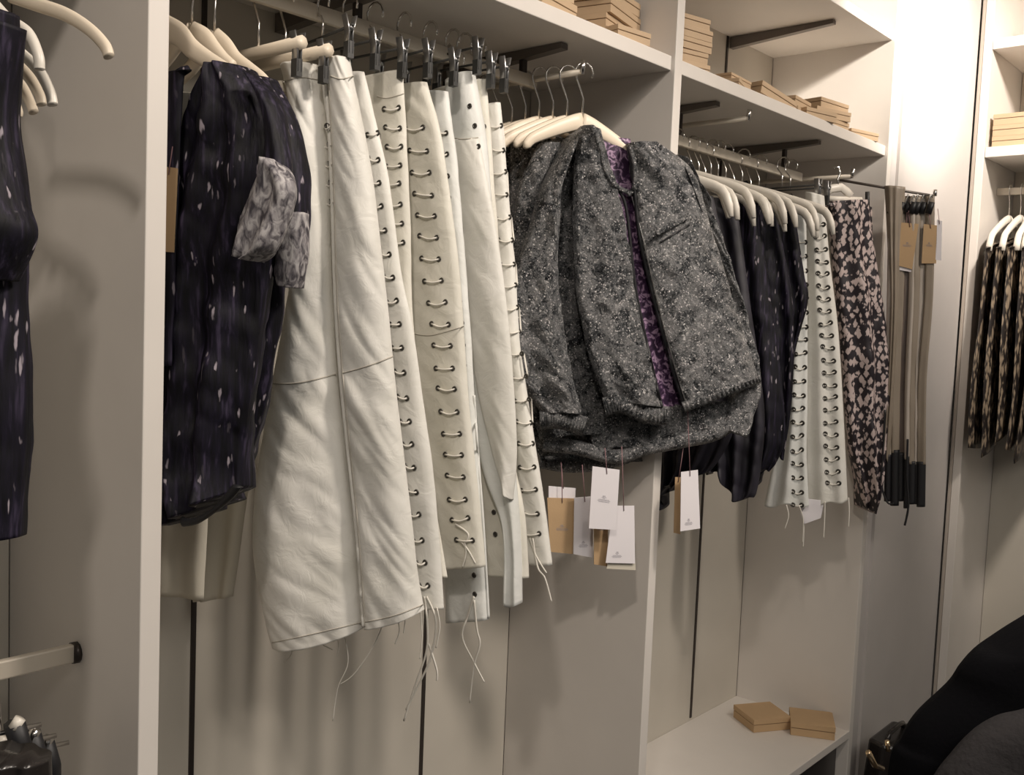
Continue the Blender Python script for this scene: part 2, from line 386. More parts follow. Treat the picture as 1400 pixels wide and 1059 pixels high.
# ------------------------------------------------------------------ lacing
EYE=None
def eyelet(pl,u,v,off,parent,r=.0038):
    global EYE
    if EYE is None:
        m=MB(); P=[(math.cos(a)*1,math.sin(a)*1,0) for a in [k*2*PI/14 for k in range(14)]]
        n=14; vs=[];fs=[]
        for k in range(n):
            a=2*PI*k/n
            for q in range(6):
                b=2*PI*q/6; rr=1+.33*math.cos(b); vs.append((rr*math.cos(a),rr*math.sin(a),.33*math.sin(b)))
        for k in range(n):
            for q in range(6): fs.append((k*6+q,((k+1)%n)*6+q,((k+1)%n)*6+(q+1)%6,k*6+(q+1)%6))
        m.add(vs,fs); m.add([(math.cos(2*PI*k/n),math.sin(2*PI*k/n),-.05) for k in range(n)],[tuple(range(n))])
        me=bpy.data.meshes.new('eyelet'); me.from_pydata(m.v,[],m.f); me.materials.append(M['eyelet']); me.materials.append(M['hole'])
        me.polygons[len(me.polygons)-1].material_index=1
        me.polygons.foreach_set('use_smooth',[True]*len(me.polygons)); EYE=me
    o=bpy.data.objects.new('eyelet',EYE); COL.objects.link(o); o.parent=parent
    off0=Vector((0,0,0)); q=parent
    while q is not None: off0+=q.location; q=q.parent
    o.location=snap(pl,u,v,.0012,off)-off0
    z=pl.n; x=pl.d; y=z.cross(x)
    o.rotation_euler=Matrix(((x.x,y.x,z.x),(x.y,y.y,z.y),(x.z,y.z,z.z))).to_euler(); o.scale=(r,r,r)
def lacing(root,pl,path,n,hw0,hw1,off,side='B',tails=(),slant=0,r=.0015,er=.0033,skip=()):
    m=MB(); P=[]; Q=[crom(path,k/200) for k in range(201)]; cum=[0]
    for k in range(200): cum.append(cum[-1]+math.hypot(Q[k+1][0]-Q[k][0],Q[k+1][1]-Q[k][1]))
    for i in range(n):
        t=i/max(1,n-1); kk=next(k for k in range(201) if cum[k]>=t*cum[-1]-1e-6); u,v=Q[kk]; hw=hw0+(hw1-hw0)*t; sl=slant+random.uniform(-1.5,1.5)
        a=(u-hw,v+sl); b=(u+hw,v-sl)
        eyelet(pl,a[0],a[1],off,root,er); eyelet(pl,b[0],b[1],off,root,er)
        sagp=random.uniform(1,4)
        seq=[]
        for k in range(9):
            s=k/8; seq.append(snap(pl,a[0]+(b[0]-a[0])*s,a[1]+(b[1]-a[1])*s+sagp*math.sin(PI*s),.0005+.0042*math.sin(PI*s)**.6,off))
        if i%2: seq=seq[::-1]
        inn=lambda p:p-pl.n*.006
        P+= [inn(seq[0])]+seq+[inn(seq[-1])]
    m.tube(P,r,6); m.build('lace',M['lace'],root)
    for T in tails:
        nn=len(T)*5; m=MB(); m.tube([snap(pl,*crom(T,k/nn),.004,off) for k in range(nn+1)],lambda u:(.0008,.0020*(1-.3*u)),6,flat=pl.n)
        m.build('lace_end',M['lace'],root)

def skirt(label,pl,L,R,mat='leather',th=.014,fold=None,yoke=None,strip=None,seam=None,group='white lace-up leather skirts',sag=0,root_uv=None,nu=30,nv=80,hem=None,name='leather_skirt',prof=.5):
    c=pl.at(*( ((L[0][0]+R[0][0])/2,(L[0][1]+R[0][1])/2) ))
    t=thing(name,label,'skirt',c,group)
    sheet('panel',M[mat],t,pl,L,R,th=th,nu=nu,nv=nv,fold=fold or fol(.004,2,random.randint(0,50),.004),sag=sag,hem=hem,prof=prof)
    return t
def seamline(root,pl,pts,off,r=.0012,mat='seam',name='seam'):
    n=(len(pts)-1)*14; m=MB(); m.tube([snap(pl,*crom(pts,i/n),r*.3,off) for i in range(n+1)],r,6); m.build(name,M[mat],root)

# ==== left bay: white skirts (front one first) ====
def PX(u,v,y):                       # x where the sight line of a column meets depth y
    return at_y(u,v,y).x
SK=[]
# W1 big smooth A-line skirt: two panels and a centre seam
p1=Plane(.880,1.03,60)
t=thing('leather_skirt','large smooth white A-line leather skirt with a centre seam, nearest on the rail','skirt',p1.at(440,90),'white leather skirts on the left rail')
F1=fol(.0025,1.2,3,.0045,9,crease=.005)
sheet('side_panel',M['leather'],t,p1,[(384,92),(398,150),(408,250),(398,380),(372,520),(352,640),(345,740),(356,820),(372,885)],
      [(437,90),(446,180),(450,270),(454,400),(462,520),(473,620),(484,720),(492,800),(497,858)],th=.030,nu=50,nv=150,fold=F1,hem=lambda s:6*math.sin(PI*s),off=-.004,prof=.7)
sheet('front_panel',M['leather'],t,p1,[(449,82),(453,180),(456,270),(460,400),(468,520),(479,620),(488,720),(494,800),(498,858)],
      [(477,80),(498,180),(513,270),(528,400),(540,520),(552,620),(564,720),(572,790),(580,833)],th=.018,nu=36,nv=150,fold=fol(.002,1.2,8,.004,10,crease=.006),hem=lambda s:4*math.sin(PI*s),off=.006)
seamline(t,p1,[(444,95),(450,180),(454,270),(458,400),(465,510),(476,620),(487,720),(493,800),(497,856)],.0085,.0028,'leather','piping')
seamline(t,p1,[(448,95),(453.5,180),(457,270),(461,400),(468.5,510),(479.5,620),(489.5,720),(495.5,800),(499,856)],.009,.0011,'seam','seam_shadow')
seamline(t,p1,[(374,524),(400,524),(430,519),(460,511)],.030,.0011,'seam','yoke_seam')
seamline(t,p1,[(468,510),(490,504),(515,496),(537,487)],.023,.0011,'seam','yoke_seam')
seamline(t,p1,[(388,112),(410,106),(440,110)],.026,.0010,'seam','waist_seam')
seamline(t,p1,[(452,104),(466,108),(484,104)],.021,.0010,'seam','waist_seam')
seamline(t,p1,[(372,878),(420,868),(497,850)],.030,.0009,'seam','hem_stitch'); seamline(t,p1,[(499,850),(540,841),(579,826)],.021,.0009,'seam','hem_stitch')
for T in [[(458,860),(463,880),(461,896)],[(530,835),(512,880),(485,920),(465,935)],[(540,835),(546,860),(540,880)],[(555,838),(552,865)],[(470,862),(476,905),(462,940),(455,985)],[(433,870),(440,880),(455,888)],[(400,878),(398,895),(388,905)],[(575,835),(577,870),(574,900)]]:
    n=18; m=MB(); m.tube([p1.at(*crom(T,k/n),-.01) for k in range(n+1)],.0008,5); m.build('hem_thread',M['lace'],t)
LAC=[ # small lacing seen in the gap between the two panels
]
for i,(u,v) in enumerate([(447,172),(448,198),(449,224),(450,250),(451,276)]):
    eyelet(p1,u,v,.010,t,.0032); m=MB(); m.tube([snap(p1,u-4,v+3,.0,.011),snap(p1,u,v+5,.003,.014),snap(p1,u+5,v,0,.011)],.0014,6); m.build('lace',M['lace'],t)
clip_hanger('metal clip hanger holding the large smooth white skirt, nearest on the rail',(.868,RY-.02,1.925),math.radians(-10),.075,.048)

def W(label,xa,deg,L,R,mat,lac=None,lac2=None,th=.012,fold=None,yoke=None,folds=1,tails=(),hem=None,clip=None,edge=None,ya=1.05,nv=90,prof=.35,eyes=(),flap=None):
    pl=Plane(xa,ya,deg)
    t=thing('leather_skirt',label,'skirt',pl.at((L[0][0]+R[0][0])/2,(L[0][1]+R[0][1])/2),'white leather skirts on the left rail')
    sheet('panel',M[mat],t,pl,L,R,th=th,nu=30,nv=nv,fold=fold or fol(.0025,folds,random.randint(1,90),.0035,9,crease=.003),hem=hem,prof=prof)
    if flap: sheet('pointed_fold',M['leather'],t,pl,flap[0],flap[1],th=.010,nu=24,nv=70,off=.016,fold=fol(.003,1,6,.003,8,crease=.003),prof=.5)
    if lac: lacing(t,pl,*lac,tails=tails)
    if lac2: lacing(t,pl,*lac2)
    for e in eyes: eyelet(pl,e[0],e[1],th,t,.0033)
    if yoke: seamline(t,pl,yoke,th+.001,.001)
    if edge: seamline(t,pl,edge,th*.9,.0022,mat,'edge_binding')
    if clip:
        u,v,lb=clip; c=pl.at(u,v)
        clip_hanger(lb,(c.x,RY-.015,max(c.z+.028,1.905)),math.radians(random.uniform(-6,4)),abs(RY-.015-c.y) if abs(RY-.015-c.y)>.04 else .06,1.985-max(c.z+.028,1.905))
    return t,pl
W('white leather skirt with one lace column showing just right of the smooth front skirt',.936,80,
  [(420,110),(430,300),(430,520),(440,700),(450,820)],[(497,98),(530,240),(548,370),(564,450),(578,545),(592,640),(602,760),(607,832)],'leather',
  lac=([(509,183),(513,270),(526,350),(538,430),(545,500),(556,600),(565,690),(579,800)],20,7,6,.012,'B'),
  tails=([(583,815),(596,850),(588,900),(570,940),(555,970)],[(580,815),(584,850),(583,890),(568,935),(552,985)],[(597,830),(601,855),(596,885)],[(586,880),(597,915),(597,930)]),
  clip=(470,92,'metal clip hanger holding the white skirt just right of the smooth front skirt'))
W('white leather skirt mostly hidden, upper lace column behind the first lace-up skirt',.975,82,
  [(450,118),(455,300),(470,520),(480,740)],[(550,96),(556,200),(560,300),(563,420),(576,560),(596,700),(611,790)],'leather3',
  lac=([(535,148),(537,180),(539,212),(536,238),(537,265),(540,300),(542,330)],8,10,9,.012,'B'),yoke=[(516,132),(530,134),(552,128)],
  clip=(522,98,'metal clip hanger with the widest clip, holding the half-hidden ivory skirt'))
W('ivory leather skirt with full lace column down its middle, straight hem',1.035,80,
  [(500,125),(520,300),(540,480),(556,640),(590,778)],[(583,112),(602,180),(614,260),(628,370),(636,480),(643,570),(655,680),(664,774)],'leather3',
  lac=([(566,175),(572,208),(577,255),(583,300),(590,371),(600,430),(605,480),(611,540),(618,600),(626,690),(635,738)],20,12,11,.011,'B'),
  yoke=[(562,455),(590,458),(634,446)],tails=([(634,738),(637,755),(632,775)],[(630,740),(640,752),(650,770)],[(622,716),(640,730),(634,745)]),
  clip=(562,100,'metal clip hanger holding the ivory skirt with the full lace column'))
W('greyish white leather skirt with shadowed inner hem, behind the straight-hemmed ivory skirt',1.085,84,
  [(540,125),(560,300),(580,480),(600,640),(612,850)],[(612,125),(626,240),(636,370),(645,480),(651,600),(661,720),(669,846)],'leather2',
  lac=([(603,181),(605,230),(607,268),(613,330),(617,365),(623,410),(627,452),(630,500)],12,7,5,.012,'B'),
  eyes=[(646,760),(648,786),(649,812)],tails=([(648,815),(640,840),(632,870),(648,905),(662,932)],[(648,820),(652,860),(656,880),(648,910),(642,960)]),
  clip=(592,112,'metal clip hanger holding the greyish white skirt with the shadowed hem'),edge=[(648,540),(655,640),(661,720),(668,844)])
W('bright smooth white leather skirt with a pointed fold, right of the ivory skirts',1.14,78,
  [(610,112),(612,180),(615,300),(630,420),(642,540),(662,640),(690,720),(692,822)],[(648,98),(664,190),(674,300),(690,420),(699,540),(706,650),(712,740),(714,822)],'leather2',th=.018,
  yoke=[(612,186),(630,190),(654,188)],fold=fol(.007,1,5,.004,7),hem=lambda s:6*math.sin(PI*s),
  eyes=[(642,145),(649,172),(654,200)],
  clip=(628,95,'metal clip hanger with dark grips holding the bright smooth white skirt'),prof=.5,
  flap=([(616,192),(624,300),(640,420),(650,520),(668,600),(688,668)],[(655,190),(676,300),(693,420),(703,540),(706,620),(700,684)]))
W('white leather skirt with a narrow dark gap of eyelets, behind the pointed fold',1.158,85,
  [(590,125),(610,300),(625,500),(632,640),(640,782)],[(664,108),(672,200),(680,320),(688,440),(696,600),(716,700),(722,790)],'leather3',
  lac=([(655,172),(656,205),(660,238),(663,270),(665,300)],5,7,5,.012,'B'),
  eyes=[(672,640),(674,665),(675,700),(677,730)],
  clip=(650,112,'metal clip hanger just left of the last white skirt'))
W('rightmost white lace-up leather skirt, beside the brocade jackets',1.195,80,
  [(610,160),(640,300),(660,500),(690,640),(700,770)],[(684,140),(690,200),(697,290),(705,380),(712,480),(727,580),(740,660),(755,772)],'leather',
  lac=([(676,172),(679,205),(682,240),(684,275),(689,310),(692,345),(696,400),(702,470),(712,530),(716,578),(719,612),(721,646),(724,688),(727,730)],19,9,10,.011,'B'),
  tails=([(728,735),(735,775),(745,790),(754,822)],[(724,735),(733,760),(747,783)]),
  clip=(672,118,'metal clip hanger holding the rightmost white lace-up skirt'))

# ---- cream garments hung low behind the blouses
def simple(name,label,cat,pl,L,R,mat,th=.015,folds=2,amp=.005,group=None,part='cloth',nv=50,nu=30,noi=.004,nsc=9,crease=0,seed=None,hem=None,prof=.5,extra=None):
    t=thing(name,label,cat,pl.at((L[0][0]+R[0][0])/2,(L[0][1]+R[0][1])/2),group)
    sheet(part,M[mat],t,pl,L,R,th=th,nu=nu,nv=nv,fold=fol(amp,folds,seed if seed is not None else random.randint(1,99),noi,nsc,crease=crease),hem=hem,prof=prof)
    return t
pc=Plane(.80,1.18,80)
t=simple('cream_skirt','cream skirt with small knotted ties below the navy blouses, further right one','skirt',Plane(.83,1.18,78),[(262,140),(258,400),(262,600),(266,822)],[(392,110),(385,300),(350,600),(318,815)],'cream',group='cream skirts behind the blouses')
m=MB(); m.box((-.2,-.2,-.2),(.2,.2,.2))
t=simple('cream_skirt','cream skirt hanging below the navy blouses, beside the left upright','skirt',Plane(.745,1.20,78),[(175,150),(178,400),(178,600),(180,803)],[(300,160),(300,400),(290,600),(279,819)],'cream',group='cream skirts behind the blouses')
clip_hanger('wooden clip hanger with pale crossbar holding the cream skirt behind the blouses',(.775,RY-.005,1.885),0,.085,.085,wood=True)
clip_hanger('wooden clip hanger with pale crossbar, second behind the blouses',(.825,RY+.005,1.888),0,.085,.085,wood=True)

def curvy(label,pts,pl,mat,r0=.0055,group=None,r1=.0055,w=.0045,hook=None,both=True):
    """hanger whose front arm follows pts (neck first); the rear arm mirrors it about the neck"""
    t=thing('wooden_hanger',label,'clothes hanger',pl.at(*pts[0]),group)
    n=30; A=[pl.at(*crom(pts,k/n)) for k in range(n+1)]; c=A[0]
    m=MB(); m.tube(A,lambda u:(r0+(r1-r0)*u,w),12,flat=Vector((0,0,1))); m.build('arm',M[mat],t)
    if both:
        B=[Vector((2*c.x-p.x,2*c.y-p.y,p.z)) for p in A]
        B=[p for p in B if p.y<D1-.012]
        if len(B)>2:
            m=MB(); m.tube(B,lambda u:(r0+(r1-r0)*u,w),12,flat=Vector((0,0,1))); m.build('arm',M[mat],t)
    m=MB(); h=max(.04,1.975-c.z); q=Vector((0,RY-c.y,0))
    P=[c,c+Vector((0,0,h*.4)),c+Vector((0,0,h*.6))+q*.5]+[c+q+Vector((0,.014*math.cos(-.2+k*.5),h+.014*math.sin(-.2+k*.5))) for k in range(8)]
    m.tube(P,.0017,6); m.build('hook',M['chrome'],t); return t
# ---- navy blouses
pb=Plane(.665,1.05,78)
t=thing('silk_blouse','navy streaked silk blouse nearest the left upright, hem gathered at the bottom','blouse',pb.at(300,90),'navy blouses')
sheet('body',M['navy'],t,pb,[(308,106),(266,158),(222,260),(190,380),(195,520),(205,640),(232,718)],[(338,92),(372,160),(384,260),(362,380),(345,520),(332,610),(330,664)],th=.045,nu=60,nv=110,fold=fol(.014,3.5,2,.012,10,crease=.008),hem=lambda s:22*math.sin(PI*s)*(.3+s*.0),prof=.6)
sheet('sleeve',M['navy'],t,pb,[(345,100),(362,140),(368,190),(366,225),(372,250)],[(352,104),(376,140),(388,190),(394,225),(396,262)],th=.018,off=.028,nu=20,nv=30,fold=fol(.004,1,4,.006,12))
sheet('sleeve_lining',M['greysilk'],t,pb,[(370,218),(352,250),(335,290),(326,320),(326,345),(335,350)],[(377,218),(396,240),(402,262),(392,300),(376,340),(352,358)],th=.022,off=.040,nu=24,nv=40,fold=fol(.006,2,6,.008,14,crease=.01))
sheet('hem_band',M['trim'],t,pb,[(318,662),(294,692),(264,708),(249,706)],[(330,666),(312,686),(274,714),(251,720)],th=.004,off=.040,nu=10,nv=20)
curvy('cream wooden hanger in the navy blouse nearest the left upright',[(226,38),(246,48),(262,66),(282,80),(302,91),(325,104)],Plane(.655,1.12,80),'wood',r0=.016,r1=.007,w=.006)
pb2=Plane(.72,1.06,80)
t=thing('silk_blouse','navy silk blouse second from the left upright, with a long short-cuffed sleeve','blouse',pb2.at(360,110),'navy blouses')
sheet('body',M['navy'],t,pb2,[(250,150),(250,300),(250,450),(252,600),(262,690)],[(366,120),(388,260),(388,400),(374,500),(352,600),(322,672)],th=.03,nu=40,nv=80,fold=fol(.010,3,9,.010,10,crease=.008))
sheet('sleeve',M['navy'],t,pb2,[(357,112),(372,150),(388,200),(396,260),(394,320),(384,376)],[(372,107),(394,150),(408,200),(415,258),(414,320),(404,392)],th=.020,off=.020,nu=22,nv=60,fold=fol(.004,1,7,.005,12))
sheet('sleeve_cuff',M['greysilk'],t,pb2,[(396,300),(388,335),(383,370),(388,390)],[(415,290),(414,330),(410,368),(402,394)],th=.019,off=.026,nu=16,nv=24,fold=fol(.003,1,7,.006,16))
curvy('cream wooden hanger in the second navy blouse, just left of the white skirts',[(293,52),(308,64),(322,82),(340,95),(358,108),(368,120)],Plane(.72,1.12,80),'wood',r0=.014,r1=.007,w=.006)
curvy('cream wooden hanger between the first navy blouse hanger and the second, mostly hidden',[(262,44),(280,52),(292,66),(305,80),(318,90)],Plane(.69,1.14,80),'wood',r0=.014,r1=.007,w=.006)
# another garment with pale collar behind the upright edge
t=simple('silk_blouse','dark blouse with pale collar strip squeezed against the left upright','blouse',Plane(.60,1.15,85),[(150,120),(150,300),(150,500)],[(262,95),(250,130),(236,500)],'navy',th=.012)
t=simple('cotton_blouse','pale cream neckline of a blouse between the left upright and the first navy blouse','blouse',Plane(.625,1.15,85),[(170,140),(170,200),(180,400)],[(262,126),(256,180),(240,400)],'cream',th=.008)

# ==== jackets on the face-out arm
pj=Plane(1.345,1.045,30)
JG='silver brocade jackets on the face-out arm'
def band(t,pl,pts,w,off,mat='tweed',th=.012,name='hem_band'):
    a=[(u,v) for u,v in pts]; 
    m=MB(); n=60; P=[]
    top=[];bot=[]
    for k in range(n+1):
        u,v=crom(a,k/n); du,dv=crom(a,min(1,k/n+.01)),crom(a,max(0,k/n-.01)); d=Vector((du[0]-dv[0],du[1]-dv[1])).normalized()
        rr=w/2
        ring=[]
        for q in range(8):
            b=2*PI*q/8; c=pl.at(u-d.y*rr*math.cos(b)*-1*-1,v+d.x*rr*math.cos(b),off+th*math.sin(b)+.0035*math.sin(k*1.9)*math.sin(b)+.002*noise.noise(Vector((k*.7,q,0))))
            ring.append(c)
        P.append(ring)
    vs=[v for r in P for v in r]; fs=[]
    for k in range(n):
        for q in range(8): fs.append((k*8+q,k*8+(q+1)%8,(k+1)*8+(q+1)%8,(k+1)*8+q))
    fs.append(tuple(range(8))[::-1]); fs.append(tuple(n*8+q for q in range(8)))
    m.add(vs,fs); return m.build(name,M[mat],t)
CR=dict(noi=.007,nsc=16,crease=.008)
def jf(amp,nf,seed): return fol(amp,nf,seed,.009,22,crease=.015)
t=thing('brocade_jacket','front silver-grey brocade jacket hanging open over a purple printed lining','jacket',pj.at(805,160),JG)
sheet('lining',M['lining'],t,pj,[(812,186),(812,240),(835,330),(850,430),(868,520),(882,560)],[(862,190),(866,250),(880,330),(905,430),(925,520),(936,562)],th=.004,off=-.022,nu=20,nv=50)
sheet('right_front',M['tweed'],t,pj,[(858,196),(868,262),(876,330),(897,420),(920,505),(934,552)],[(898,196),(948,238),(970,310),(1000,405),(1020,470),(1034,508)],th=.032,off=.0,nu=70,nv=120,fold=jf(.005,1.5,3),prof=.5)
sheet('left_front',M['tweed'],t,pj,[(795,172),(787,220),(784,300),(788,400),(804,480),(826,545)],[(817,180),(836,240),(854,310),(868,410),(888,500),(905,556)],th=.030,off=.004,nu=56,nv=120,fold=jf(.007,2,5),prof=.5)
sheet('left_sleeve',M['tweed'],t,pj,[(778,190),(744,250),(718,330),(692,420),(700,500),(738,562)],[(788,178),(766,255),(762,350),(768,430),(783,510),(795,562)],th=.036,off=.012,nu=56,nv=110,fold=jf(.008,1.5,8),prof=.55)
sheet('right_sleeve',M['tweed'],t,pj,[(920,212),(952,270),(972,340),(996,430),(1004,520),(985,585)],[(936,224),(966,280),(992,360),(1018,440),(1036,520),(1015,596)],th=.028,off=-.035,nu=30,nv=80,fold=jf(.006,1,9))
band(t,pj,[(738,574),(765,573),(800,583)],27,.014,name='cuff',th=.03)
band(t,pj,[(826,556),(850,552),(885,566),(912,568)],26,.010,th=.022)
band(t,pj,[(934,556),(975,541),(1010,527),(1038,516)],15,.012,th=.02)
seamline(t,pj,[(860,200),(868,262),(876,330),(897,420),(920,505),(935,552)],.006,.0035,'trim','zip_edge')
seamline(t,pj,[(864,268),(880,330),(901,420),(924,505),(938,550)],.018,.0014,'chrome','zip_teeth')
seamline(t,pj,[(816,184),(830,235),(845,256),(858,262)],.024,.0045,'tweed','neck_edge')
seamline(t,pj,[(819,192),(832,238),(846,260),(857,290),(870,400),(896,520),(905,556)],.020,.003,'trim','front_edge_binding')
seamline(t,pj,[(862,200),(868,225),(868,255),(858,266)],.022,.0048,'tweed','neck_edge')
seamline(t,pj,[(936,228),(946,252),(960,290)],.030,.0016,'trim','shoulder_seam')
m=line(pj,[(897,319),(920,306),(940,295)],lambda u:(.0035,.0055),.037,flat=pj.n); m.build('pocket_welt',M['tweed'],t)
seamline(t,pj,[(903,331),(925,318),(943,307)],.036,.0018,'trim','pocket_opening')
seamline(t,pj,[(898,318),(918,305),(938,293)],.038,.0009,'trim','pocket_seam')
wood_hanger('cream wooden hanger with a wide shoulder in the front brocade jacket',(1.362,1.052,1.888),math.radians(66),mat='wood',half=.118,drop=.052,tip=.004,h=.085,wide=.010)
# back of neck facing
pj2=Plane(1.335,1.115,30)
t=thing('brocade_jacket','second brocade jacket, its dark body and gathered hem showing below the front jacket','jacket',pj2.at(790,170),JG)
sheet('body',M['tweed'],t,pj2,[(755,190),(722,260),(706,380),(706,470),(720,540),(738,600)],[(800,190),(820,300),(850,420),(900,500),(960,540),(1010,566)],th=.022,off=.0,nu=70,nv=90,fold=jf(.010,4,12))
sheet('lower_body',M['tweed'],t,pj2,[(800,560),(806,585),(812,615)],[(1000,548),(1004,570),(1008,586)],th=.02,off=.012,nu=70,nv=20,fold=jf(.006,9,13))
band(t,pj2,[(742,607),(790,612),(840,624),(884,612),(940,601),(978,592),(1012,570)],20,.022,th=.02)
sheet('left_sleeve',M['tweed'],t,pj2,[(738,196),(712,250),(700,330),(690,390),(700,470),(722,560)],[(764,196),(756,250),(744,330),(738,400),(744,480),(758,570)],th=.024,off=.026,nu=34,nv=80,fold=jf(.008,1.5,14))
pj3=Plane(1.32,1.19,30)
t=thing('brocade_jacket','third brocade jacket from the front, only its shoulder and dark lower edge visible','jacket',pj3.at(760,180),JG)
sheet('body',M['tweed'],t,pj3,[(700,190),(694,300),(696,420),(712,540),(740,632)],[(780,180),(800,300),(820,420),(860,540),(880,628)],th=.03,off=0,nu=60,nv=80,fold=jf(.010,4,17))
band(t,pj3,[(738,630),(780,636),(830,632),(866,620)],20,.022,th=.016)
t=thing('brocade_jacket','rearmost brocade jacket, its dark shoulder touching the rightmost white skirt','jacket',pj3.at(720,190),JG)
pj4=Plane(1.31,1.26,30)
sheet('body',M['tweed'],t,pj4,[(684,182),(690,300),(700,420),(706,520)],[(760,172),(780,300),(790,420),(800,520)],th=.02,off=0,nu=40,nv=60,fold=jf(.008,4,19))
for i in range(8):
    y=1.078+.028*i
    o=wood_hanger(['cream wooden hanger directly behind the front jacket hanger','cream wooden hanger on the jacket arm, wedged in the middle of the stack','cream wooden hanger on the jacket arm, wedged in the middle of the stack','cream wooden hanger on the jacket arm, wedged in the middle of the stack','cream wooden hanger on the jacket arm, wedged in the middle of the stack','cream wooden hanger on the jacket arm, wedged in the middle of the stack','cream wooden hanger on the jacket arm, wedged in the middle of the stack','rearmost wooden hanger on the jacket arm, nearest the back panel'][i],
        (1.352-.004*i,y,1.885+random.uniform(-.004,.004)),math.radians(70+random.uniform(-8,8)),half=.105,drop=.045,tip=.004,h=.085,wide=.009,group='hangers on the jacket arm')

# ---- price tags
def price_tag(label,pl,q,top,mat='paper',ink=None,slit=True,group=None,th=.0006,hole=None,brown=False):
    """q: four corner pixels TL TR BR BL ; top: where the string is tied"""
    c=[pl.at(*p) for p in q]; t=thing('price_tag',label,'price tag',c[0],group)
    m=MB(); a=[x+pl.n*th for x in c]; b=[x-pl.n*th for x in c]
    m.add(a+b,[(0,3,2,1),(4,5,6,7),(0,1,5,4),(1,2,6,5),(2,3,7,6),(3,0,4,7)]); m.build('card',M[mat],t,smooth=False)
    tm=Vector(q[0]).lerp(Vector(q[1]),.55); dn=Vector(q[3])-Vector(q[0])
    s=tm+dn*.09
    m=MB(); m.tube([pl.at(top[0],top[1],.002),pl.at((top[0]+s.x)/2,(top[1]+s.y)/2,.002),pl.at(s.x,s.y,.0015)],.0007,6); m.build('string',M['string'],t)
    if ink is not None:
        m=MB(); TL,TR,BL=Vector(q[0]),Vector(q[1]),Vector(q[3])
        def bar(s0,s1,t0,t1):
            P=[TL+(TR-TL)*x+(BL-TL)*y for x,y in ((s0,t0),(s1,t0),(s1,t1),(s0,t1))]
            vs=[pl.at(*p,th+.0004) for p in P]; m.add(vs,[(0,3,2,1)])
        f=ink
        for (w,dy,h) in ((.05,-.055,.02),(.09,-.03,.012),(.045,-.012,.01),(.20,.006,.010),(.24,.024,.010),(.2,.042,.010)):
            for k in range(int(w*60)):
                x0=.5-w+2*w*k/max(1,int(w*60)); bar(x0,x0+.018,f+dy,f+dy+h)
        m.build('print',M['ink'],t,smooth=False)
    return t
tp=Plane(1.345,1.02,30)
price_tag('upright white price tag directly below the front jacket, print in its middle',tp,[(810,637),(847,642),(842,724),(805,722)],(827,612),ink=.50)
price_tag('white price tag lowest below the jackets, small print near its foot',Plane(1.345,1.04,30),[(838,691),(867,691),(868,770),(828,769)],(850,610),ink=.86)
price_tag('cream card peeking out under the lowest white price tag',Plane(1.345,1.045,30),[(834,760),(868,760),(869,779),(829,777)],(849,700),mat='cream')
price_tag('narrow brown tag between the two white price tags under the jackets',Plane(1.345,1.06,30),[(812,700),(832,700),(830,774),(812,771)],(826,640),mat='kraft',ink=.3)
price_tag('large kraft brown tag beside the rightmost white skirt',Plane(1.33,1.09,30),[(748,680),(785,681),(783,757),(752,754)],(768,640),mat='kraft',ink=.55)
price_tag('white card behind the top of the large kraft tag',Plane(1.33,1.10,30),[(750,664),(787,667),(786,686),(750,684)],(767,632))
price_tag('small white tag just right of the large kraft tag, print at its foot',Plane(1.335,1.08,30),[(785,680),(812,678),(810,762),(784,757)],(796,635),ink=.84)
price_tag('narrow white tag alone on a long string, right of the middle upright',Plane(1.62,.90,30),[(931,645),(954,642),(957,722),(930,726)],(940,560),ink=.86)
price_tag('brown tag edge behind the lone narrow white tag',Plane(1.63,.905,40),[(923,652),(931,652),(930,730),(921,728)],(936,600),mat='kraft')
price_tag('kraft brown tag squeezed between left upright and navy blouse',Plane(.60,1.06,70),[(215,226),(243,230),(238,345),(214,343)],(236,200),mat='kraft')

# ==== right bay rail: packed hangers and dark garments
GR='cream hangers packed on the right bay rail'
hx=[1.70,1.735,1.77,1.805,1.84,1.875,1.905,1.935,1.965,1.995,2.025,2.06,2.10,2.14,2.18]
for i,x in enumerate(hx):
    lb='cream rounded wooden hanger in the packed row under the right shelf'
    if i==0: lb='cream wooden hanger nearest the middle upright, in front of the packed row'
    if i==len(hx)-1: lb='cream wooden hanger at the far end of the packed row, beside the white skirts'
    wood_hanger(lb,(x+random.uniform(-.008,.008),RY-.005,1.862+random.uniform(-.010,.010)),math.radians(random.uniform(-9,9)),mat='woodw',half=.205+random.uniform(-.02,.015),drop=.06,tip=.04,h=.080,wide=.013,group=GR)
GD='dark chiffon tops on the right bay rail'
def dk(label,x,L,R,seed,mat='gauze',amp=.014):
    return simple('chiffon_top',label,'top',Plane(x,1.0,84),L,R,mat,th=.02,folds=4,amp=amp,group=GD,seed=seed,nv=80,nu=44,crease=.006,hem=lambda s:10*math.sin(9*s+seed))
dk('black chiffon top with long draped tail below the brocade jacket, nearest the middle upright',1.76,[(880,262),(880,450),(893,600),(905,688)],[(975,268),(1005,420),(1010,560),(975,640),(930,650)],1)
dk('black chiffon top with a draped hem between the jacket and the white skirts',1.84,[(905,268),(920,450),(940,580),(965,640)],[(1006,272),(1028,430),(1045,560),(1040,640),(1030,690)],2)
dk('black chiffon top in the middle of the dark row, purple sheen on its folds',1.93,[(935,270),(950,450),(970,600),(1000,668)],[(1036,276),(1056,430),(1068,520),(1072,600),(1052,650)],3,'navy')
dk('dark navy top right of the middle of the dark row',2.03,[(965,272),(980,450),(1000,600),(1005,640)],[(1060,282),(1082,400),(1086,480),(1082,560),(1072,625)],4,'navy')
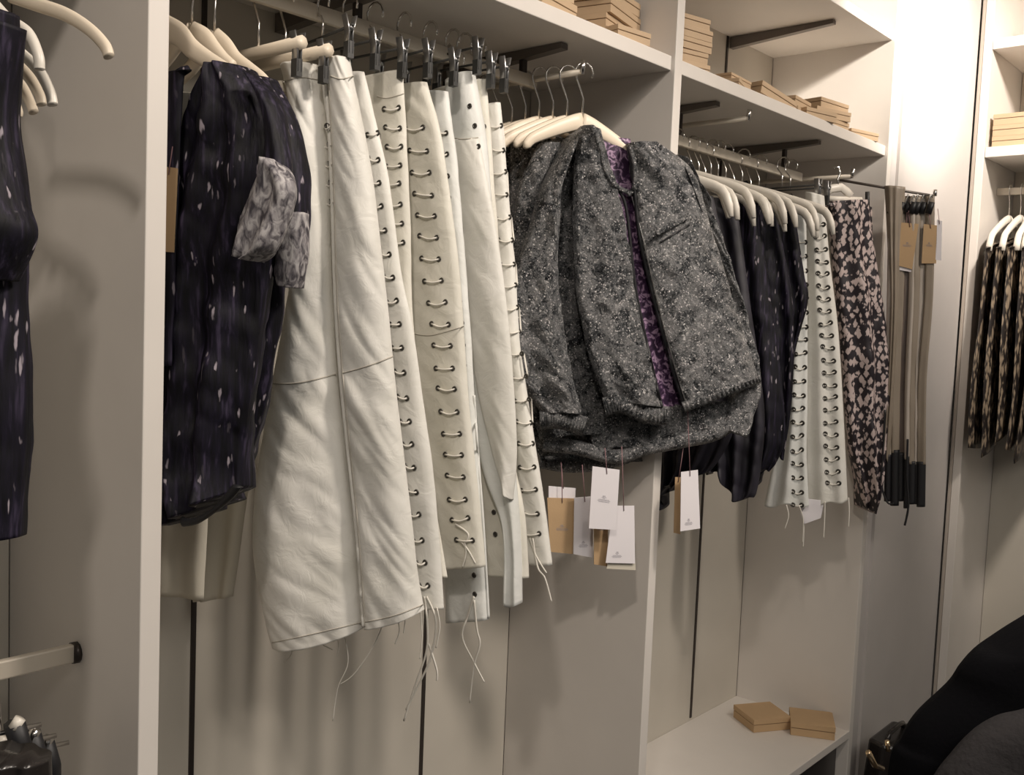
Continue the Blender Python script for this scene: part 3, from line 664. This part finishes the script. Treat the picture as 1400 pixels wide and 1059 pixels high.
dk('dark navy top at the end of the dark row, elbow jutting towards the white skirt',2.12,[(1000,278),(1010,450),(1020,560),(1020,600)],[(1086,290),(1099,372),(1105,412),(1088,480),(1080,560)],5,'navy')
t=tag(MB().build('x',M['black']),'x','x'); bpy.data.objects.remove(t)
# black foam grips on two hangers
for (u,v,x,lb) in ((1026,265,1.99,'black foam hanger grip on the middle of the packed hanger row'),(1087,282,2.16,'black foam hanger grip at the far end of the packed hanger row')):
    c=at_x(u,v,x); m=MB(); m.tube([c+Vector((0,.02,.02)),c,c+Vector((0,-.045,-.022))],lambda u:(.014-.004*u,.012),8); tag(m.build('foam_grip',M['black']),lb,'hanger grip')
# white skirts of the right bay
pr1=Plane(2.22,1.0,76)
t=thing('leather_skirt','shaded white lace-up skirt beside the dark tops in the right bay','skirt',pr1.at(1080,300),'white leather skirts on the right rail')
sheet('panel',M['leather2'],t,pr1,[(1062,300),(1072,430),(1068,520),(1062,600),(1045,690)],[(1102,290),(1104,430),(1104,560),(1103,620),(1106,690)],th=.018,nu=30,nv=70,fold=fol(.006,2,11,.005),hem=lambda s:3*math.sin(9*s))
lacing(t,pr1,[(1094,330),(1096,430),(1092,540),(1090,600),(1090,690)],20,7,6,.018,'B',tails=([(1075,690),(1078,705),(1073,722)],[(1092,690),(1098,710),(1097,742)]),er=.0045)
pr2=Plane(2.27,.97,70)
t=thing('leather_skirt','brightly lit white lace-up skirt left of the pink and black print','skirt',pr2.at(1115,290),'white leather skirts on the right rail')
sheet('panel',M['leather'],t,pr2,[(1101,262),(1103,380),(1102,500),(1101,600),(1104,695)],[(1127,268),(1134,350),(1146,450),(1153,560),(1159,682)],th=.016,nu=34,nv=90,fold=fol(.005,2,13,.005),hem=lambda s:3*math.sin(8*s+1))
lacing(t,pr2,[(1120,306),(1124,360),(1127,420),(1132,480),(1135,540),(1136,600),(1139,660)],22,6,8,.015,'B',er=.0045,tails=([(1128,685),(1127,715),(1126,735)],[(1098,690),(1099,720),(1098,748)],[(1160,680),(1161,700),(1160,720)]))
clip_hanger('metal clip hanger above the two white skirts of the right bay',(2.255,RY-.03,1.89),math.radians(-8),.10,.06)
clip_hanger('second metal clip hanger above the white skirts of the right bay',(2.30,RY-.03,1.89),math.radians(-5),.10,.06)
t=simple('white_tag_card','white card hanging below the two white skirts of the right bay','card',Plane(2.24,.99,60),[(1092,680),(1094,700),(1099,716)],[(1126,684),(1125,696),(1122,708)],'paper',th=.001,folds=0,amp=0)
# printed skirt
pk=Plane(2.452,1.02,35)
t=thing('printed_skirt','long pink and black ikat printed skirt on a white clip hanger','skirt',pk.at(1155,280),'printed skirts on the short arm')
sheet('panel',M['ikat'],t,pk,[(1130,276),(1136,340),(1144,430),(1152,520),(1158,600),(1168,640),(1178,692)],[(1184,274),(1193,340),(1206,420),(1213,500),(1210,580),(1203,640),(1190,700)],th=.035,nu=40,nv=90,fold=fol(.016,2.2,4,.010,9))
m=line(pk,[(1130,280),(1157,279),(1184,277)],.006,.02); m.build('waistband',M['ikat'],t)
pk2=Plane(2.50,1.12,35)
simple('printed_skirt','second pink and black printed skirt, behind and right of the first','skirt',pk2,[(1150,276),(1160,400),(1165,560),(1170,650)],[(1192,284),(1204,400),(1215,520),(1206,650)],'ikat',th=.02,folds=2,group='printed skirts on the short arm')
t=thing('clip_hanger','white plastic clip hanger holding the printed skirt','clothes hanger',pk.at(1150,262),None)
m=MB(); m.tube([pk.at(1124,271,.02),pk.at(1150,272,.02),pk.at(1178,273,.02)],lambda u:(.007,.005),8); m.build('crossbar',M['woodw'],t)
m=MB(); m.tube([pk.at(1128,266,.02),pk.at(1135,258,.02),pk.at(1150,256,.02),pk.at(1158,262,.02),pk.at(1163,268,.02)],lambda u:(.011,.005),8); m.build('shoulder',M['woodw'],t)
m=MB(); m.tube([pk.at(1146,256,.02),pk.at(1145,246,.02),pk.at(1149,236,.02),pk.at(1146,228,.02),pk.at(1140,230,.02)],.003,6); m.build('hook',M['chrome'],t)
for u in (1186,):
    m=MB(); m.tube([pk.at(u,262,.01),pk.at(u,286,.01)],lambda q:(.004,.006),6); m.build('clip',M['clipdark'],t)
# ==== belts hanging from a rod beside the pillar
a=at_x(1148,246,2.50); b=at_y(1278,268,.86); b=Vector((b.x,b.y,b.z))
t=thing('belt_rod','thin dark rod reaching from the right bay past the pillar, holding belts','display arm',a)
m=MB(); m.tube([a,b],.0035,8); m.build('rod',M['bracket'],t)
m=MB(); m.tube([b,b+Vector((0,0,.016))],.005,8); m.build('end_stop',M['chrome'],t)
dr=(b-a); deg=math.degrees(math.atan2(-dr.y,dr.x)); pr=Plane(a.x,a.y,deg)
GB='satin belts beside the pillar'
t=simple('scarf','wide olive taupe scarf looped over the rod, left of the belts','scarf',pr,[(1209,254),(1213,330),(1216,420),(1212,520),(1206,600)],[(1238,256),(1232,330),(1229,420),(1224,520),(1216,640)],'strap',th=.016,folds=3,amp=.004)
bl=[(1219,1214,9,'strapl','strap'),(1232,1224,12,'strap','b'),(1241,1232,10,'strapd','b'),(1248,1240,8,'strapl','b'),(1254,1247,11,'strap','b'),(1262,1254,9,'strapl','b'),(1272,1260,12,'strap','b')]
nm=['palest','leftmost wide taupe','dark brown','narrow pale','middle taupe','pale silvery','rightmost taupe']
for i,(u0,u1,w,mt,_) in enumerate(bl):
    yb=622+random.uniform(-4,6)+(8 if i>3 else 0)
    pp=Plane(a.x,a.y+.012*(i%3)-.012,deg)
    t=thing('satin_belt','%s satin belt with black end hanging from the rod by the pillar'%nm[i],'belt',pp.at(u0,270),GB)
    sheet('strap',M[mt],t,pp,[(u0-w/2,268),(u0-w/2-2,400),(u1-w/2+1,520),(u1-w/2,yb)],[(u0+w/2,268),(u0+w/2-2,400),(u1+w/2+1,520),(u1+w/2,yb)],th=.005,nu=10,nv=50,fold=fol(.004,.5,i,.003))
    ye=688+random.uniform(-4,6)+(4 if i>2 else 0)
    sheet('end_tab',M['trim'],t,pp,[(u1-w/2,yb-4),(u1-w/2-1,ye)],[(u1+w/2,yb-4),(u1+w/2-1,ye)],th=.006,nu=8,nv=12)
    m=MB(); m.tube([pp.at(u0,290,.003),pp.at(u0-3,276,.006),pp.at(u0+1,266,.004),pp.at(u0+3,272,0)],.0028,6); m.build('ring',M['chrome'],t)
    m=MB(); m.tube([pp.at(u0-3,292,.004),pp.at(u0+2,276,.006)],lambda q:(.006,.008),8); m.build('keeper',M['trim'],t)
t=thing('satin_belt','thin black cord belt ending lowest, below the other belts','belt',pr.at(1240,600),GB)
m=MB(); n=30; m.tube([pr.at(*crom([(1241,600),(1240,650),(1242,690),(1237,718)],k/n),.02) for k in range(n+1)],.0028,6); m.build('cord',M['trim'],t)
t=thing('satin_belt','thin black cord looping at the left side of the belts','belt',pr.at(1206,600),GB)
m=MB(); m.tube([pr.at(*crom([(1210,560),(1207,620),(1205,660),(1213,686),(1222,688)],k/n),.02) for k in range(n+1)],.0024,6); m.build('cord',M['trim'],t)
pt=Plane(a.x,a.y-.03,deg)
price_tag('left kraft tag on the belts beside the pillar',pt,[(1231,304),(1256,306),(1247,368),(1225,362)],(1242,288),mat='kraft',ink=.5)
price_tag('right kraft tag on the belts beside the pillar',pt,[(1263,306),(1281,308),(1280,360),(1260,360)],(1270,290),mat='kraft',ink=.5)
price_tag('white card edge behind the left kraft tag on the belts',Plane(a.x,a.y-.02,deg),[(1227,310),(1250,310),(1248,372),(1224,368)],(1240,290))
price_tag('narrow white tag at the right side of the belts',pt,[(1281,300),(1288,302),(1287,356),(1279,355)],(1282,285))

# ==== unit on the right wall
RX=3.485
t=thing('hanging_rail','steel rail of the unit on the right wall','clothes rail',(RX,.3,2.02))
m=MB(); m.box((RX-.005,-.6,2.009),(RX+.005,.971,2.031)); m.build('bar',M['steel'],t,smooth=False)
GW='white hangers on the right wall rail'
for i in range(9):
    y=.930-.034*i
    lb='white wooden hanger in the row on the right wall rail' if i else 'white wooden hanger nearest the pillar on the right wall rail'
    wood_hanger(lb,(RX,y,1.93),math.radians(90+random.uniform(-3,3)),mat='woodw',half=.20,drop=.085,tip=.03,h=.10,wide=.02,group=GW)
    L=[(3.50,1.90),(3.50,1.5),(3.5,1.2)]
    if i<6:
        pl=Plane(RX,y,0); q=[(3.29,1.845),(3.29,1.60),(3.27,1.40),(3.28,1.27)]
        # body in the hanger's plane (x,z), built directly
        tt=thing('brocade_dress','gold and black brocade dress on the right wall rail' if i else 'gold and black brocade dress nearest the pillar, uneven hem','dress',(RX,y,1.86),'brocade dresses on the right wall')
        m=MB(); nu,nv=16,40; fr=[];bk=[]
        for j in range(nv+1):
            v=j/nv; a_=[];b_=[]
            for k in range(nu+1):
                s=k/nu; hw=.215+.03*v; x=RX-hw+2*hw*s; z=1.87-.05*abs(2*s-1)-v*(.62+.03*math.sin(5*s+i*2))
                th=.012*max(0,1-(2*s-1)**2)**.4; d=.006*math.sin(9*s+i+2*v)
                a_.append((x+.02*math.sin(7*v+i)*v,y-th+d,z)); b_.append((x+.02*math.sin(7*v+i)*v,y+th+d+.001,z))
            fr+=a_; bk+=b_
        w=nu+1;o=len(fr); fs=[]
        for j in range(nv):
            for k in range(nu): q_=j*w+k; fs+=[(q_,q_+1,q_+w+1,q_+w),(o+q_,o+q_+w,o+q_+w+1,o+q_+1)]
            for k in (0,nu): q_=j*w+k; fs.append((q_,q_+w,o+q_+w,o+q_))
        for k in range(nu): q_=nv*w+k; fs+=[(q_,q_+1,o+q_+1,o+q_),(k,k+1,o+k+1,o+k)]
        m.add(fr+bk,fs); m.build('cloth',M['brocade'],tt)

# ==== leftmost bay
curvy('cream wooden hanger arm reaching out at the top left, in front of the others',[(15,-6),(50,6),(90,20),(122,40),(143,62),(149,77)],Plane(.45,.903,80),'wood',r0=.0072,r1=.0058,w=.0045,both=False)
pz=None

# ==== kraft boxes
def kbox(label,x,y,z,w,d,h,rz,tilt=0,mat='kraftl',group=None):
    t=thing('kraft_box',label,'box',(x,y,z),group,math.radians(rz)); t.rotation_euler=(0,math.radians(tilt),math.radians(rz))
    m=MB(); m.box((-w/2+.001,-d/2+.001,0),(w/2-.001,d/2-.001,h*.55)); local('tray',m,M[mat],t,smooth=False)
    m=MB(); m.box((-w/2+.0025,-d/2+.0025,h*.5),(w/2-.0025,d/2-.0025,h*.62)); local('gap',m,M['groove'],t,smooth=False)
    m=MB(); m.box((-w/2,-d/2,h*.60),(w/2,d/2,h)); local('lid',m,M[mat],t,smooth=False,bevel=.0008)
    return t
GA='kraft boxes on the left shelf'; Z=ZS1
def pile(x,y,n,w,d,h,rz,labels,g,jit=6,z=Z):
    for k in range(n):
        kbox(labels[k] if isinstance(labels,list) else labels,x+random.uniform(-.006,.006),y+random.uniform(-.004,.006),z+k*(h+.0006),w,d,h,rz+random.uniform(-jit,jit),group=g)
kbox('kraft box at the left end of the pile on the left shelf',1.25,1.075,Z,.11,.10,.028,8,group=GA)
kbox('kraft box lying on the left end box of the left shelf',1.25,1.085,Z+.0285,.11,.10,.028,-6,group=GA)
pile(1.475,1.115,4,.14,.11,.024,14,['lowest kraft box against the middle upright on the left shelf','second kraft box up against the middle upright on the left shelf','third kraft box up against the middle upright on the left shelf','top kraft box against the middle upright on the left shelf'],GA,5)
kbox('small pale kraft box in front of the pile on the left shelf',1.452,1.030,Z,.085,.035,.022,-8,group=GA)
kbox('kraft box behind the left end boxes of the left shelf',1.345,1.12,Z,.09,.10,.03,20,group=GA)
GBX='kraft boxes on the right shelf'
pile(1.685,1.105,5,.13,.13,.0215,-12,['lowest box of the tall stack beside the middle upright','second box up in the tall stack beside the middle upright','middle box of the tall stack beside the middle upright','fourth box up in the tall stack beside the middle upright','top box of the tall stack beside the middle upright'],GBX,4)
kbox('flat kraft box right of the tall stack on the right shelf',1.885,1.085,Z,.12,.10,.020,15,group=GBX)
kbox('open-topped flat kraft box lying on the flat box right of the tall stack',1.89,1.09,Z+.0205,.10,.09,.014,4,group=GBX)
kbox('kraft box leaning steeply in the middle of the right shelf',2.035,1.075,Z+.004,.13,.10,.026,-10,tilt=12,group=GBX)
kbox('kraft box behind the leaning box on the right shelf',1.985,1.17,Z,.09,.09,.035,8,group=GBX)
pile(2.175,1.09,2,.10,.10,.021,10,['lower box of the pair in the middle of the right shelf','upper box of the pair in the middle of the right shelf'],GBX)
kbox('kraft box low in front between the pair and the triple stack',2.225,1.04,Z,.11,.06,.022,-14,group=GBX)
pile(2.345,1.085,3,.125,.11,.0225,-10,['lowest box of the triple stack near the right end of the shelf','middle box of the triple stack near the right end of the shelf','top box of the triple stack near the right end of the shelf'],GBX,7)
kbox('single thin kraft box at the far right end of the right shelf',2.50,1.055,Z,.11,.08,.020,-15,group=GBX)
kbox('left kraft box on the bottom shelf of the right bay, turned askew',2.475,1.195,.4625,.115,.11,.035,-32,mat='kraft',group='kraft boxes on the bottom shelf')
kbox('right kraft box on the bottom shelf of the right bay',2.535,1.078,.4625,.115,.11,.035,-62,mat='kraft',group='kraft boxes on the bottom shelf')
for k in range(3):
    kbox(['lowest kraft box stacked on the right wall shelf','middle kraft box stacked on the right wall shelf','top kraft box stacked on the right wall shelf'][k],UX+.09,.83,2.1405+k*.0345,.13,.26,.034,random.uniform(-1,1),group='kraft boxes on the right wall')
for k in range(3):
    kbox('kraft box on the upper right wall shelf, at the top right corner',UX+.09,.68,2.4725+k*.041,.13,.26,.040,0,group='kraft boxes on the upper right wall shelf')

# ==== foreground coat at the lower right
pf=Plane(.98,.42,70)
pf.n=-(FWD*Vector((1,1,0))).normalized(); pf.d=Vector((-pf.n.y,pf.n.x,0)); pf.p=Vector((.80,.40,0))
t=thing('black_coat','black wool coat bulging in from the lower right corner, nearest the camera','coat',pf.at(1350,900),None)
sheet('body',M['black'],t,pf,[(1450,846),(1402,862),(1362,884),(1336,894),(1316,912),(1298,938),(1254,980),(1232,1012),(1214,1060),(1200,1300),(1190,1900),(1190,2700)],
      [(1470,846),(1480,850),(1480,860),(1520,890),(1540,930),(1560,960),(1580,1000),(1600,1050),(1600,1150),(1600,1400),(1600,1900),(1600,2700)],th=.045,nu=50,nv=120,fold=fol(.005,2,3,.006,9,grow=0),prof=.5)
sheet('fleece_sleeve',M['charcoal'],t,pf,[(1430,962),(1400,974),(1366,986),(1332,1006),(1302,1034),(1278,1064),(1265,1100),(1265,1300)],[(1500,960),(1540,970),(1540,990),(1540,1010),(1540,1045),(1540,1075),(1540,1110),(1540,1300)],th=.03,off=.05,nu=40,nv=60,fold=fol(.004,2,5,.006,12,grow=0),prof=.45)
# ==== black bag on a low stand near the right bay
zt=at_x(1200,1000,2.70).z
bx,by=2.69,.905
t=thing('handbag','black shiny leather bag with gold clasp low at the right, partly behind the coat','bag',(bx,by,.30))
m=MB(); ring=[(-.10,-.05),(.10,-.05),(.12,0),(.10,.05),(-.10,.05),(-.12,0)]
def prism(m,ring,z0,z1,s=1.0):
    n=len(ring); vs=[(bx+x,by+y,z0) for x,y in ring]+[(bx+x*s,by+y*s,z1) for x,y in ring]
    m.add(vs,[tuple(range(n))[::-1],tuple(n+i for i in range(n))]+[(i,(i+1)%n,n+(i+1)%n,n+i) for i in range(n)])
prism(m,ring,.30,.46,.85); m.build('body',M['blackl'],t,smooth=False,bevel=.008)
m=MB(); m.tube([(bx-.07,by,.45),(bx-.05,by,.475),(bx,by-.005,.485),(bx+.05,by,.475),(bx+.07,by,.45)],.007,8); m.build('handle',M['blackl'],t)
m=MB(); m.tube([at_y(1187,1028,by-.062),at_y(1196,1046,by-.064),at_y(1206,1050,by-.062)],.007,8); m.build('clasp',M['gold'],t)
m=MB(); m.tube([at_y(1213,1012,by-.060),at_y(1214,1026,by-.062)],.006,8); m.build('buckle',M['gold'],t)
m=MB(); prism(m,[(x*1.15,y*1.2) for x,y in ring],.0,.30,1.0); tag(m.build('low_stand',M['floor'],smooth=False,bevel=.006),'dark low stand under the black bag in front of the grey pillar','stand')

# ==== leftmost bay contents
pl0=Plane(.33,.98,66)
t=thing('navy_dress','navy streaked dress cut off by the left edge of the photo','dress',pl0.at(-20,60))
sheet('body',M['navy'],t,pl0,[(-150,20),(-160,200),(-170,400),(-170,600),(-150,740)],[(18,18),(10,200),(28,300),(28,430),(30,560),(22,735)],th=.04,nu=50,nv=100,fold=fol(.010,3,21,.010,10,crease=.006))
sheet('sleeve',M['navy'],t,pl0,[(-30,20),(-20,150),(-10,230),(0,300),(-5,360)],[(28,38),(12,160),(28,270),(40,322),(12,385)],th=.024,off=.020,nu=26,nv=50,fold=fol(.006,1.5,22,.006))
GH='cream hangers in the leftmost bay'
curvy('cream hanger arm curving down behind the cut-off navy dress, uppermost of the cluster',[(-12,0),(10,25),(38,45),(52,75),(54,95)],Plane(.385,1.0,80),'woodw',group=GH)
curvy('cream hanger arm second in the cluster, its tip hanging furthest right',[(-12,40),(20,65),(52,95),(68,125),(72,143)],Plane(.405,1.02,80),'woodw',group=GH)
curvy('cream hanger arm third in the cluster at the left edge',[(-12,60),(15,80),(40,105),(54,130),(57,143)],Plane(.415,1.03,80),'wood',group=GH)
curvy('cream hanger arm fourth in the cluster at the left edge',[(-12,75),(8,95),(30,118),(42,142),(46,153)],Plane(.425,1.04,80),'wood',group=GH)
curvy('darker hanger arm lowest in the cluster, close to the navy dress',[(-14,90),(0,105),(15,125),(24,150),(24,158)],Plane(.435,1.05,80),'wood',group=GH)
m=MB(); m.tube([at_z(-30,-20,2.0),at_z(-5,0,2.0),at_z(3,8,1.99)],.006,8)
# clip hangers with black grips at the lower left
for i,(u,v,lb) in enumerate([(30,985,'black trouser clip hanger with pale tip, highest at the lower left corner'),(52,1000,'black trouser clip hanger with grey tip, middle of the lower left group'),(70,1010,'black trouser clip hanger with grey tip, furthest right at the lower left corner'),(8,1010,'black trouser clip hanger touching the left edge at the bottom')]):
    c=at_y(u,v,1.05+.02*i); t=thing('clip_hanger',lb,'clothes hanger',c)
    m=MB(); m.tube([c+Vector((-.09,.02,-.01)),c+Vector((.02,0,-.01))],.003,6); m.build('crossbar',M['chrome'],t)
    m=MB(); m.tube([c+Vector((0,0,-.07)),c+Vector((0,0,-.03)),c+Vector((-.008,0,0))],lambda q:(.011,.012),8); m.build('clip',M['trim'],t)
    m=MB(); m.tube([c+Vector((-.010,-.004,-.004)),c+Vector((-.004,-.006,.006))],lambda q:(.006,.007),8); m.build('clip_tip',M['woodw'] if i in (0,3) else M['chrome'],t)
    m=MB(); m.tube([c+Vector((-.045,.02,-.01)),c+Vector((-.045,.03,.05)),c+Vector((-.045,1.147-c.y,.135))],.0017,6); m.build('hook',M['chrome'],t)
simple('black_trousers','black trousers clipped at the lower left corner','trousers',Plane(.33,1.05,40),[(-60,1025),(-60,1200),(-60,1500)],[(70,1035),(72,1200),(72,1500)],'blackl',th=.03,folds=4,amp=.012)

# ------------------------------------------------------------------ lights
def spot(name,loc,target,e,size=60,blend=.5,r=.08,col=(1,.86,.70),lab=None):
    l=bpy.data.lights.new(name,'SPOT'); l.energy=e; l.spot_size=math.radians(size); l.spot_blend=blend; l.shadow_soft_size=r; l.color=col
    o=bpy.data.objects.new(name,l); COL.objects.link(o); o.location=loc
    o.rotation_euler=(Vector(target)-Vector(loc)).to_track_quat('-Z','Y').to_euler(); 
    t=thing('ceiling_spotlight',lab or 'round white ceiling spotlight above the shelves, outside the frame','ceiling light',(loc[0],loc[1],2.95))
    m=MB(); d=(Vector(target)-Vector(loc)).normalized(); L=Vector(loc)
    P=[L-d*.07,L-d*.012]; 
    mm=MB(); mm.tube(P,.045,16); mm.build('housing',M['lamp'],t)
    return o
CL=(1,.885,.775)
spot('spot_left',(-.34,-.09,2.86),(.70,1.1,1.35),50,80,.7,r=.06,col=CL,lab='round white ceiling spotlight furthest left, above the blouses')
spot('spot_middle',(1.25,-.35,2.86),(.95,1.1,1.22),98,62,.7,r=.11,col=CL,lab='round white ceiling spotlight above the white skirts')
spot('spot_right',(2.05,-.45,2.86),(2.10,1.2,1.80),82,60,.9,col=CL,lab='round white ceiling spotlight above the right bay')
spot('spot_corner',(2.0,-.35,2.90),(2.72,1.1,2.42),330,34,.8,col=(1,.91,.80),lab='round white ceiling spotlight aimed at the top of the grey pillar')
spot('spot_pillar',(2.75,.35,2.86),(2.78,1.1,2.45),90,70,.9,col=CL,lab='round white ceiling spotlight washing the grey pillar')
spot('spot_wall',(2.5,.1,2.86),(3.5,.75,2.15),170,75,.9,col=CL,lab='round white ceiling spotlight facing the right wall unit')
l=bpy.data.lights.new('fill_area','AREA'); l.shape='RECTANGLE'; l.size=2.5; l.size_y=1.2; l.energy=42; l.color=(1,.93,.84)  # broad soft fill light added overhead, not a real ceiling fixture
o=bpy.data.objects.new('fill_area',l); COL.objects.link(o); o.location=(.6,-1.3,2.93)
w=bpy.data.worlds.new('world'); SC.world=w; w.use_nodes=True; w.node_tree.nodes['Background'].inputs[0].default_value=(1,.93,.86,1); w.node_tree.nodes['Background'].inputs[1].default_value=.12
SC.view_settings.view_transform='Standard'; SC.view_settings.look='None'; SC.view_settings.gamma=1; SC.view_settings.exposure=0
